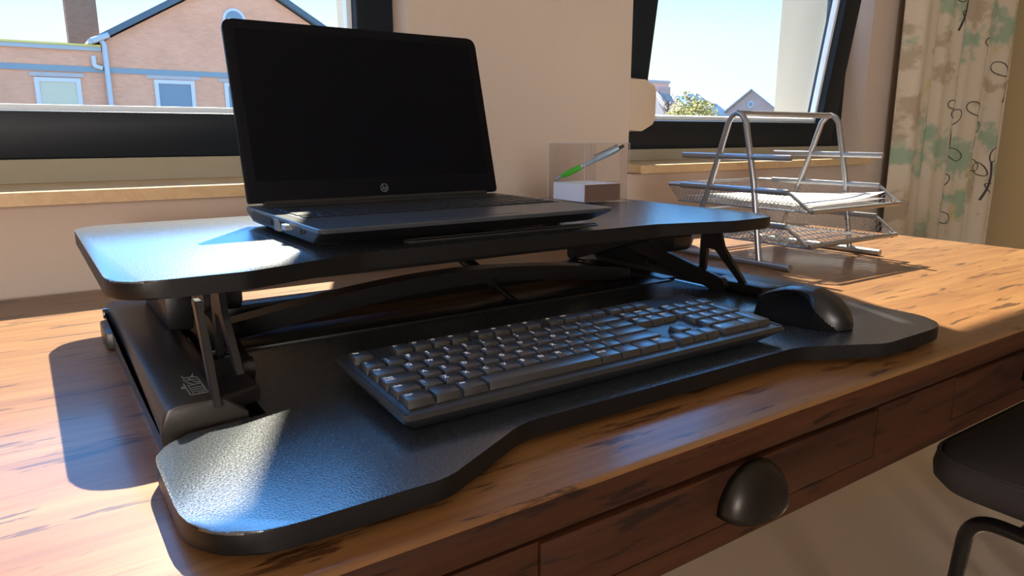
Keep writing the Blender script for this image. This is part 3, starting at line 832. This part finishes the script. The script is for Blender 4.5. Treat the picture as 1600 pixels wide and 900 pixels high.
# ------------------------------------------------------------------ letter tray organiser
OX0, OX1 = 1.098, 1.392
lt = thing('letter_tray_organizer', 'silver wire mesh letter tray rack on the desk by the right window', 'letter tray', ((OX0 + OX1) / 2, .89, DZ))
b = B(); tube(b, fillet3([(OX0, .872, .0365), (OX1, .872, .0365)], .01), .0055, 12); obj('top_bar', b, M['wire'], lt)
for x in (OX0, OX1):
    b = B()
    front = [(x, .872, .0365), (x, .848, .014), (x, .826, -.088), (x, .816, -.150), (x, .803, DZ + .010)]
    back = [(x, .872, .0365), (x, .893, .014), (x, .922, -.082), (x, .944, -.146), (x, .975, DZ + .010)]
    tube(b, back[::-1][:-2] + [Vector((x, .890, .022)), Vector((x, .881, .033)), Vector((x, .871, .0375)), Vector((x, .861, .033)), Vector((x, .852, .022))] + front[2:], .0056, 12)
    obj('end_frame', b, M['wire'], lt)
    b = B(); tube(b, [(x, .738, DZ + .0066), (x, 1.045, DZ + .0066)], .0064, 14); obj('foot_bar', b, M['wire'], lt)
    for z in (-.0415, -.1005, -.1600):
        b = B(); box(b, x - .0045, x + .0045, .752, 1.000, z - .0055, z + .0055, .003, 2); obj('side_rail', b, M['wire'], lt)
def meshpanel(b, c, pitch, w, th=.0006):
    """diagonal wire lattice over a quad c[0..3]"""
    c = [Vector(p) for p in c]
    U_ = (c[1] - c[0]).length; V_ = (c[3] - c[0]).length
    nrm = (c[1] - c[0]).cross(c[3] - c[0]).normalized()
    def P(u, v):
        a, d = u / U_, v / V_
        return (c[0] * (1 - a) + c[1] * a) * (1 - d) + (c[3] * (1 - a) + c[2] * a) * d
    for sgn in (1, -1):
        k = -V_ if sgn == 1 else 0
        end = U_ if sgn == 1 else U_ + V_
        while k < end:
            # line u = k + sgn*v
            v0, v1 = 0.0, V_
            if sgn == 1: v0 = max(0, -k); v1 = min(V_, U_ - k)
            else: v0 = max(0, k - U_); v1 = min(V_, k)
            if v1 - v0 > 1e-4: bar(b, P(k + sgn * v0, v0) + nrm * .0002 * sgn, P(k + sgn * v1, v1) + nrm * .0002 * sgn, w, th, nrm)
            k += pitch * 1.4142
    return b
def tray(zr, zf, lip, fp):
    yb, yf, yl = 1.035, .752, .708
    i = .016
    tr = None
    b = B(); pts = fillet3([(OX0 + .004, yl + .002, lip), (OX0, yf, zr), (OX0, yb, zr), (OX1, yb, zr), (OX1, yf, zr), (OX1 - .004, yl + .002, lip)], .008, 4)
    tube(b, pts, .0030, 8); tr = obj('tray_rim', b, M['wire'], lt)
    b = B(); tube(b, [(OX0 + .004, yl, lip), (OX1 - .004, yl, lip)], .0042, 10); obj('front_lip', b, M['wire'], tr)
    b = B()
    A0, A1 = OX0 + i, OX1 - i
    meshpanel(b, [(A0, yl, zf + .002), (A1, yl, zf + .002), (A1, yb - i, zf), (A0, yb - i, zf)], fp, .0007)
    meshpanel(b, [(A0, yb - i, zf), (A1, yb - i, zf), (OX1, yb, zr), (OX0, yb, zr)], .0058, .0007)
    meshpanel(b, [(A0, yf, zf), (A0, yb - i, zf), (OX0, yb, zr), (OX0, yf, zr)], .0058, .0007)
    meshpanel(b, [(A1, yf, zf), (A1, yb - i, zf), (OX1, yb, zr), (OX1, yf, zr)], .0058, .0007)
    meshpanel(b, [(A0, yl, zf + .002), (A0, yf, zf), (OX0, yf, zr), (OX0 + .004, yl, lip)], .0058, .0007)
    meshpanel(b, [(A1, yl, zf + .002), (A1, yf, zf), (OX1, yf, zr), (OX1 - .004, yl, lip)], .0058, .0007)
    obj('wire_mesh', b, M['mesh'], tr, smooth=0)
    b = B()
    for x in (A0, A1): tube(b, [(x, yl, zf + .001), (x, yb - i, zf)], .0018, 6)
    tube(b, [(A0, yb - i, zf), (A1, yb - i, zf)], .0018, 6)
    obj('floor_wire', b, M['wire'], tr)
    return tr
tray(-.1005, -.134, -.1305, .0058)
t3 = tray(-.1600, -.196, -.1905, .011)
for k in range(7):
    y = .745 + k * .040
    b = B(); box(b, OX0 + .018, OX1 - .018, y, y + .009, -.1978, -.1964); obj('support_slat', b, M['wire'], t3)
# papers in the middle tray
def sheet(name, x0, x1, y0, y1, z, curl, lab, th=.0004):
    b = B(); nx, ny = 10, 12; G_ = []
    for j in range(ny + 1):
        row = []
        for i in range(nx + 1):
            u, v = i / nx, j / ny
            zz = z + curl * (max(0, u - .45) / .55) ** 2 * (1 - v) ** 2 + .002 * math.sin(3 * u + 2 * v)
            row.append(b.verts.new((x0 + (x1 - x0) * u, y0 + (y1 - y0) * v, zz)))
        G_.append(row)
    for j in range(ny):
        for i in range(nx): b.faces.new((G_[j][i], G_[j][i + 1], G_[j + 1][i + 1], G_[j + 1][i]))
    bmesh.ops.solidify(b, geom=b.faces[:], thickness=th)
    o = obj(name, b, M['paper'], base=((x0 + x1) / 2, (y0 + y1) / 2, z))
    return tag(o, lab, 'paper')
sheet('paper_sheet', 1.122, 1.368, .724, 1.008, -.1250, .004, 'flat white paper sheet lying under the curled sheet in middle tray', .002)
sheet('paper_sheet', 1.128, 1.364, .726, .985, -.1215, .013, 'topmost white paper sheet with a curled front corner in the middle tray')

# ------------------------------------------------------------------ chair pushed under the desk
ch = thing('chair', 'dark upholstered chair with black tube legs at the right front of the desk', 'chair', (1.395, .29, FLOOR))
SX0, SX1, SY0, SY1 = 1.160, 1.630, .070, .512
def slab(levels):
    b = B(); rings = []
    for ins, z, r_ in levels:
        pts = rounded([(SX0 + ins, SY0 + ins, r_), (SX1 - ins, SY0 + ins, r_), (SX1 - ins, SY1 - ins, r_), (SX0 + ins, SY1 - ins, r_)], 8)
        rings.append([b.verts.new((x, y, z)) for x, y in pts])
    for a_, c_ in zip(rings, rings[1:]):
        for i in range(len(a_)): b.faces.new((a_[i], a_[(i + 1) % len(a_)], c_[(i + 1) % len(a_)], c_[i]))
    b.faces.new(rings[0][::-1]); b.faces.new(rings[-1]); return b
obj('seat', slab([(.05, -.572, .06), (.014, -.566, .07), (.0, -.548, .075), (-.003, -.530, .08), (.0, -.512, .08), (.010, -.503, .08), (.03, -.497, .08), (.10, -.488, .09)]), M['seat'], ch, smooth=60)
b = B(); tube(b, [(x, y, -.5085) for x, y in rounded([(SX0 + .002, SY0 + .002, .08), (SX1 - .002, SY0 + .002, .08), (SX1 - .002, SY1 - .002, .08), (SX0 + .002, SY1 - .002, .08)], 8)], .003, 8, closed=True)
obj('seat_piping', b, M['seat'], ch)
for x in (1.163, 1.590):
    sgn = -1 if x < 1.4 else 1
    b = B(); tube(b, fillet3([(x + sgn * .012, .450, FLOOR + .012), (x, .430, -.584), (x, .120, -.584), (x + sgn * .012, .075, FLOOR + .012)], .045, 8), .0115, 14)
    lg = obj('leg_frame', b, M['tube_black'], ch)
    for yy in (.450, .075):
        b = B(); cyl(b, (x + sgn * .012, yy, FLOOR + .0003), .014, .02); obj('foot_cap', b, M['tube_black'], lg)
b = B(); tube(b, [(1.163, .36, -.584), (1.590, .36, -.584)], .009, 12); obj('seat_bar', b, M['tube_black'], ch)
b = B(); tube(b, [(1.163, .18, -.584), (1.590, .18, -.584)], .009, 12); obj('seat_bar', b, M['tube_black'], ch)
b = B(); prism(b, rounded([(SX0 + .02, -.45, .06), (SX1 - .02, -.45, .06), (SX1 - .02, -.10, .09), (SX0 + .02, -.10, .09)], 8), .030, .075, 'y', .014, 3); obj('backrest', b, M['seat'], ch, smooth=60)
for x in (1.26, 1.53):
    b = B(); tube(b, fillet3([(x, .18, -.584), (x, .052, -.584), (x, .052, -.40)], .03, 6), .010, 12); obj('back_support', b, M['tube_black'], ch)

# ------------------------------------------------------------------ curtain and rail
def curt(s, z):
    x = 2.328 + .735 * s
    y = 1.212 + .022 * math.sin(2 * PI * (s * 4.3 + .22)) + .009 * math.sin(2 * PI * (s * 9.1 + .1)) + .004 * math.sin(2 * z + 5 * s) 
    x += .010 * math.cos(2 * PI * (s * 4.3 + .22))
    return Vector((x, y, z))
b = B(); ns, nz = 150, 16; Z0c, Z1c = FLOOR + .03, 1.47
G_ = [[b.verts.new(curt(i / ns, Z0c + (Z1c - Z0c) * j / nz)) for i in range(ns + 1)] for j in range(nz + 1)]
for j in range(nz):
    for i in range(ns): b.faces.new((G_[j][i], G_[j][i + 1], G_[j + 1][i + 1], G_[j + 1][i]))
ink0 = len(b.faces)
def stroke(pts, w=.0032):
    L_, Rr = [], []
    for i, (s, z) in enumerate(pts):
        a = pts[max(0, i - 1)]; c = pts[min(len(pts) - 1, i + 1)]
        dx, dz = (c[0] - a[0]) * .648, c[1] - a[1]; l = math.hypot(dx, dz) or 1
        nx, nz_ = -dz / l * w / 2, dx / l * w / 2
        L_.append(b.verts.new(curt(s + nx / .648, z + nz_) + Vector((0, -.0012, 0)))); Rr.append(b.verts.new(curt(s - nx / .648, z - nz_) + Vector((0, -.0012, 0))))
    for i in range(len(pts) - 1):
        fc = b.faces.new((L_[i], L_[i + 1], Rr[i + 1], Rr[i])); fc.material_index = 1
def petal(s, z, ang, ln, wd):
    pts = []
    for k in range(17):
        t = k / 16 * 2 * PI
        a, c = ln / 2 * (1 - math.cos(t)), wd / 2 * math.sin(t) * (1 - .35 * math.cos(t))
        pts.append((s + (a * math.cos(ang) - c * math.sin(ang)) / .648, z + a * math.sin(ang) + c * math.cos(ang)))
    stroke(pts)
def stem(s, z, s2, z2, bow=.02):
    stroke([(s + (s2 - s) * t + bow * math.sin(PI * t), z + (z2 - z) * t) for t in [k / 8 for k in range(9)]], .006)
for s, z, kind in ((.42, .09, 0), (.47, -.02, 1), (.66, .30, 0), (.83, .20, 1), (.45, -.24, 1), (.62, .06, 1), (.36, .42, 1), (.80, -.15, 1), (.55, -.55, 0), (.2, -.7, 1), (.75, .75, 0), (.3, .9, 1), (.68, -.06, 1)):
    if kind == 0:
        for k in range(5): petal(s, z, .4 + k * 2 * PI / 5, .042, .026)
        stem(s, z - .02, s + .05, z - .15)
    else:
        stem(s, z - .09, s + .02, z + .05, .015)
        petal(s + .01, z, 2.3, .06, .034); petal(s + .01, z - .03, -.6, .065, .034); petal(s + .02, z + .05, 1.2, .055, .03)
cu = obj('curtain', b, None, mats=[M['curtain'], M['ink']], smooth=80, base=(2.7, 1.21, FLOOR))
tag(cu, 'pale curtain printed with green blotches and outlined flowers hanging beside the right window', 'curtain')
rl = thing('curtain_rail', 'white curtain rail above the right window', 'curtain rail', (2.2, 1.17, 1.5))
b = B(); box(b, .9, 3.08, 1.198, 1.226, 1.475, 1.495, .003, 2); obj('track', b, M['white_rail'], rl)
for x in (1.05, 2.0, 3.0):
    b = B(); box(b, x - .012, x + .012, 1.212, YW - .0005, 1.495, 1.505, .002, 1); obj('bracket', b, M['white_rail'], rl)

# ------------------------------------------------------------------ outside
S = 28 / 18
GZ = -3.6
b = B(); box(b, -60, 140, 2.2, 160, GZ - .3, GZ); struct('ground_outside', b, M['ground'])
hY = 28.0
hs = thing('house', 'orange brick house with a steep dark gable roof opposite the left window', 'house', (7.27, 33, GZ))
gx0, gx1, ge = 2.86, 11.68, 3.02
apx, apz = 7.27, 5.68
b = B(); prism(b, [(gx0, GZ), (gx1, GZ), (gx1, ge), (apx, apz - .12), (gx0, ge)], hY, hY + 3, 'y'); obj('brick_wall', b, M['brick'], hs)
for sgn in (-1, 1):
    b = B(); ex = apx + sgn * 4.80
    prism(b, [(ex, 2.86), (ex, 3.06), (apx, apz + .18), (apx, apz - .06)] if sgn < 0 else [(ex, 2.86), (ex, 3.06), (apx, apz + .18), (apx, apz - .06)], hY - .22, hY + 3.2, 'y')
    obj('roof_slope', b, M['roof_dark'], hs)
b = B(); box(b, gx0, gx1, hY - .03, hY + .02, 1.98, 2.155); obj('band_course', b, M['band'], hs)
def house_window(root, x0, x1, zt, zb, pane_mat, dx=.11, lint=None):
    b = B(); ring(b, x0, x1, zb, zt, .13, hY - .05, hY + .03, bev=0); f = obj('window_frame', b, M['upvc'], root)
    b = B(); box(b, x0 + .12, x1 - .12, hY - .02, hY + .0, zb + .12, zt - .12); obj('pane', b, pane_mat, f)
    if lint:
        b = B(); box(b, lint[0], lint[1], hY - .035, hY + .02, lint[2], lint[3]); obj('lintel', b, M['lintel'], root)
house_window(hs, 4.19, 5.49, 1.83, -.2, M['house_glass'], lint=(3.98, 5.68, 1.85, 1.975))
house_window(hs, 6.50, 7.75, 1.81, -.2, M['house_glass'], lint=(6.3, 8.0, 1.83, 1.955))
b = B(); ap = [(7.03 + .40 * math.cos(PI * k / 16), 3.98 + .42 * math.sin(PI * k / 16)) for k in range(17)]; prism(b, ap + [(6.63, 3.35), (7.43, 3.35)], hY - .04, hY + .02, 'y'); f = obj('arched_window', b, M['upvc'], hs)
b = B(); ap = [(7.03 + .31 * math.cos(PI * k / 16), 3.98 + .33 * math.sin(PI * k / 16)) for k in range(17)]; prism(b, ap + [(6.72, 3.42), (7.34, 3.42)], hY - .055, hY - .03, 'y'); obj('pane', b, M['house_glass'], f)
b = B(); tube(b, fillet3([(2.72, hY - .12, 3.0), (2.80, hY - .10, 2.88), (2.81, hY - .10, GZ + .05)], .05, 4), .085, 10); obj('downpipe', b, M['zinc'], hs)
b = B(); tube(b, [(2.42, hY - .22, 2.95), (2.42, hY + 3.2, 2.95)], .09, 10); tube(b, [(2.45, hY - .2, 2.96), (2.95, hY - .2, 3.18)], .10, 8); obj('gutter', b, M['zinc'], hs)
an = thing('annex_building', 'flat roofed orange brick building with grey fascia left of the gable house', 'building', (-2, 32, GZ))
AX = 2.32
b = B(); box(b, -9, AX, hY + .02, hY + 3, GZ, 2.66); obj('brick_wall', b, M['brick'], an)
b = B(); box(b, -9.1, AX, hY - .05, hY + 3, 2.66, 2.80); obj('fascia', b, M['fascia'], an)
b = B(); box(b, -9.12, AX, hY - .08, hY + 3, 2.80, 2.86); obj('roof_trim', b, M['yellow_trim'], an)
b = B(); box(b, -9, AX, hY - .02, hY + .04, 1.98, 2.155); obj('band_course', b, M['band'], an)
house_window(an, .72, 2.0, 1.77, -.2, M['blind_cream'], lint=(.62, 2.12, 1.80, 1.93))
b = B(); box(b, AX + .0005, gx0 + .05, hY + .02, hY + .4, GZ, 2.66); w_ = obj('side_wall', b, M['brick'], hs)
b = B(); box(b, AX + .0005, 2.70, hY - .05, hY + .4, 2.66, 2.80); obj('fascia', b, M['fascia'], w_)
b = B(); box(b, AX + .0005, 2.70, hY - .08, hY + .4, 2.80, 2.86); obj('roof_trim', b, M['yellow_trim'], w_)
b = B(); box(b, AX + .0005, gx0, hY - .02, hY + .04, 1.98, 2.155); obj('band_course', b, M['band'], w_)
b = B(); tube(b, fillet3([(2.45, hY - .06, 2.50), (2.45, hY - .06, 2.18), (2.68, hY - .08, 2.12)], .08, 5), [.07] * 14, 10); obj('overflow_pipe', b, M['upvc'], hs)
cm = thing('chimney', 'broad brown brick chimney rising behind the flat roofed building', 'chimney', (2.56, 32, GZ))
b = B(); box(b, 2.06, 3.06, 31.6, 32.5, GZ, 7.6); obj('stack', b, M['brick_brown'], cm)
b = B(); box(b, 2.0, 3.12, 31.5, 32.6, 7.6, 7.8, .02, 1); obj('cap', b, M['fascia'], cm)
b = B(); tube(b, [(2.30, 31.40, 2.7), (2.30, 31.40, 3.12)], .14, 12); obj('flue_cowl', b, M['roof_dark'], cm)

# far houses through the right window
bl = thing('brick_building', 'pink brown brick building corner just right of the beige wall box', 'building', (50, 53, GZ))
b = B(); box(b, 46, 54.1, 51.5, 55, GZ, 4.85); obj('brick_wall', b, M['brick_pink'], bl)
b = B(); box(b, 45.9, 54.2, 51.4, 55.1, 4.85, 5.1); obj('roof_edge', b, M['roof_grey'], bl)
ha = thing('house', 'distant low brown roofed house with a skylight behind the yellow green tree', 'house', (51, 47, GZ))
k = 1.1
b = B(); box(b, 47.0, 55.2, 44.5, 50.5, GZ, 1.5); obj('brick_wall', b, M['brick_pink'], ha)
b = B(); v = [b.verts.new(p) for p in ((46.6, 44.2, 1.45), (55.9, 44.2, 1.45), (55.9, 50.8, 1.45), (46.6, 50.8, 1.45), (47.9, 47.5, 3.75), (54.3, 47.5, 3.62))]
for f in ((0, 1, 5, 4), (1, 2, 5), (2, 3, 4, 5), (3, 0, 4), (3, 2, 1, 0)): b.faces.new([v[i] for i in f])
rf = obj('hip_roof', b, M['roof_brown'], ha, smooth=0)
def on_roof(u0, u1, w0, w1, name, m):
    def P(u, w): return Vector((u, 44.2 + 3.3 * w, 1.45 + 2.28 * w)) + Vector((0, -.04, .06))
    b = B(); q = [b.verts.new(P(*p)) for p in ((u0, w0), (u1, w0), (u1 - .25, w1), (u0 - .25, w1))]; b.faces.new(q)
    bmesh.ops.solidify(b, geom=b.faces[:], thickness=.05); return obj(name, b, m, rf)
on_roof(50.3, 51.2, .42, .82, 'skylight', M['skylight']); on_roof(52.3, 55.0, .06, .55, 'solar_panels', M['solar']); on_roof(51.9, 53.9, .58, .93, 'solar_panels', M['solar'])
b = B(); box(b, 48.6, 49.8, 47.2, 48, 3.4, 4.15); obj('chimney', b, M['brick_pink'], ha)
hb = thing('house', 'distant grey brick house with a round gable window at the far right of the view', 'house', (55, 40, GZ))
b = B(); prism(b, [(37.4, GZ), (42.4, GZ), (42.4, 1.95), (39.9, 3.58), (37.4, 1.95)], 52, 62, 'x'); obj('brick_wall', b, M['brick_pink'], hb)
for sgn in (-1, 1):
    b = B(); prism(b, [(39.9, 3.60), (39.9, 3.72), (39.9 + sgn * 2.8, 1.88), (39.9 + sgn * 2.8, 1.74)], 51.8, 62.2, 'x'); obj('roof_slope', b, M['roof_grey'], hb)
b = B(); cyl(b, (51.93, 39.95, 2.45), .28, .1, 'x', 20); f = obj('round_window', b, M['upvc'], hb)
b = B(); cyl(b, (51.90, 39.95, 2.45), .20, .1, 'x', 20); obj('pane', b, M['house_glass'], f)
b = B(); q = [b.verts.new(p) for p in ((54.4, 38.1, 2.52), (55.6, 38.1, 2.52), (55.6, 38.9, 3.04), (54.4, 38.9, 3.04))]; b.faces.new(q); bmesh.ops.translate(b, verts=b.verts, vec=(0, -.08, .14)); bmesh.ops.solidify(b, geom=b.faces[:], thickness=.05); obj('skylight', b, M['skylight'], hb)
tr = thing('tree', 'bushy yellow green tree between the brick corner and the distant houses', 'tree', (42.6, 38.3, GZ))
b = B(); tube(b, [(42.6, 38.3, GZ), (42.65, 38.3, -1.5), (42.7, 38.4, .8)], [.25, .2, .12], 10); obj('trunk', b, M['bark'], tr)
b = B()
for _ in range(5200):
    while True:
        p = Vector((random.uniform(-1, 1), random.uniform(-1, 1), random.uniform(-1, 1)))
        if .45 < p.length < 1: break
    lump = 1 + .14 * math.sin(5 * p.x + 2 * p.z) + .10 * math.sin(7 * p.z + 3 * p.y)
    c = Vector((42.75 + p.x * 2.35 * lump, 38.3 + p.y * 2.2, .75 + p.z * 2.0 * lump))
    d = Vector((random.uniform(-1, 1), random.uniform(-1, 1), random.uniform(-1, 1))).normalized(); e = d.orthogonal().normalized()
    s_ = random.uniform(.08, .15)
    b.faces.new([b.verts.new(c + d * s_), b.verts.new(c + e * s_ * .6), b.verts.new(c - d * s_), b.verts.new(c - e * s_ * .6)])
obj('foliage', b, M['leaf'], tr, smooth=0)
bt = thing('bare_tree', 'thin bare tree rising left of the yellow green tree', 'tree', (45.0, 42.8, GZ))
b = B(); tube(b, [(45, 42.8, GZ), (45.0, 42.8, 2.6)], [.16, .07], 8); obj('trunk', b, M['bark'], bt)
b = B()
for _ in range(46):
    z0 = random.uniform(1.2, 2.7); a = random.uniform(0, 2 * PI); l = random.uniform(.5, 1.2)
    p = Vector((45, 42.8, z0)); q = p + Vector((math.cos(a) * l * .8, math.sin(a) * l * .8, l * random.uniform(.5, 1.0)))
    tube(b, [p, (p + q) / 2 + Vector((0, 0, -.05)), q], [.03, .02, .008], 5)
obj('branches', b, M['bark'], bt)

# ------------------------------------------------------------------ light
SUN = Vector((.3525, .78, 1.0)).normalized()
sl = bpy.data.lights.new('sun', 'SUN'); sl.energy = 23; sl.color = (1.0, .90, .73); sl.angle = R(.6)
so = bpy.data.objects.new('sun', sl); C.objects.link(so); so.location = (8, 20, 24)
so.rotation_euler = (-SUN).to_track_quat('-Z', 'Y').to_euler()

# fill lamp added on the unseen far wall to brighten the room
cl = thing('added_fill_lamp', 'added unseen round white fill lamp on the wall behind the camera', 'lamp', (-1.22, YB, .35))
b = B(); cyl(b, (-1.22, YB + .001, .35), .46, .05, 'y', 48); obj('fill_lamp_body', b, M['fill_lamp_disc'], cl)
la = bpy.data.lights.new('fill_light', 'AREA'); la.shape = 'DISK'; la.size = .9; la.energy = 78; la.color = (1.0, .93, .88)
lo = bpy.data.objects.new('fill_light', la); C.objects.link(lo); lo.parent = cl; lo.location = (0, .056, 0); lo.rotation_euler = (PI / 2, 0, 0)

w = bpy.data.worlds.new('sky'); bpy.context.scene.world = w; w.use_nodes = True
nt = w.node_tree; nt.nodes.clear()
def wn(t, **kw):
    x = nt.nodes.new(t)
    for k_, v_ in kw.items(): setattr(x, k_, v_)
    return x
tc = wn('ShaderNodeTexCoord'); sp = wn('ShaderNodeSeparateXYZ'); nt.links.new(tc.outputs['Generated'], sp.inputs[0])
cr = wn('ShaderNodeValToRGB'); nt.links.new(sp.outputs['Z'], cr.inputs['Fac'])
stops = [(0.0, (.97, .98, 1.0)), (.05, (.93, 1.0, 1.02)), (.12, (.80, .98, 1.03)), (.17, (.60, .99, 1.2)), (.24, (.50, 1.7, 3.8)), (.5, (.40, 1.25, 3.0)), (1.0, (.15, .42, 1.1))]
while len(cr.color_ramp.elements) < len(stops): cr.color_ramp.elements.new(.5)
for e, (p, c) in zip(cr.color_ramp.elements, stops): e.position = p; e.color = (*c, 1)
vd = wn('ShaderNodeVectorMath', operation='DOT_PRODUCT'); vd.inputs[1].default_value = SUN
nt.links.new(tc.outputs['Generated'], vd.inputs[0])
mx0 = wn('ShaderNodeMath', operation='MAXIMUM'); mx0.inputs[1].default_value = 0; nt.links.new(vd.outputs['Value'], mx0.inputs[0])
pw = wn('ShaderNodeMath', operation='POWER'); pw.inputs[1].default_value = 5; nt.links.new(mx0.outputs[0], pw.inputs[0])
ml = wn('ShaderNodeMath', operation='MULTIPLY_ADD'); ml.inputs[1].default_value = 1.6; ml.inputs[2].default_value = 1.0; nt.links.new(pw.outputs[0], ml.inputs[0])
bg = wn('ShaderNodeBackground'); nt.links.new(cr.outputs['Color'], bg.inputs['Color']); nt.links.new(ml.outputs[0], bg.inputs['Strength'])
ou = wn('ShaderNodeOutputWorld'); nt.links.new(bg.outputs[0], ou.inputs['Surface'])

# ------------------------------------------------------------------ camera
cam = bpy.data.cameras.new('camera'); cam.sensor_width = 36; cam.lens = 36 * 1110 / 1600; cam.clip_start = .01; cam.clip_end = 500
co = bpy.data.objects.new('camera', cam); C.objects.link(co)
co.location = (0, 0, ZC); co.rotation_euler = (PI / 2 - math.atan(241 / 1110), 0, -R(34.4))
sc = bpy.context.scene; sc.camera = co
sc.view_settings.view_transform = 'Standard'; sc.view_settings.look = 'None'; sc.view_settings.gamma = 1; sc.view_settings.exposure = 0
sc.view_settings.use_curve_mapping = False
sc.cycles.max_bounces = 10; sc.cycles.transparent_max_bounces = 24; sc.cycles.sample_clamp_indirect = 6
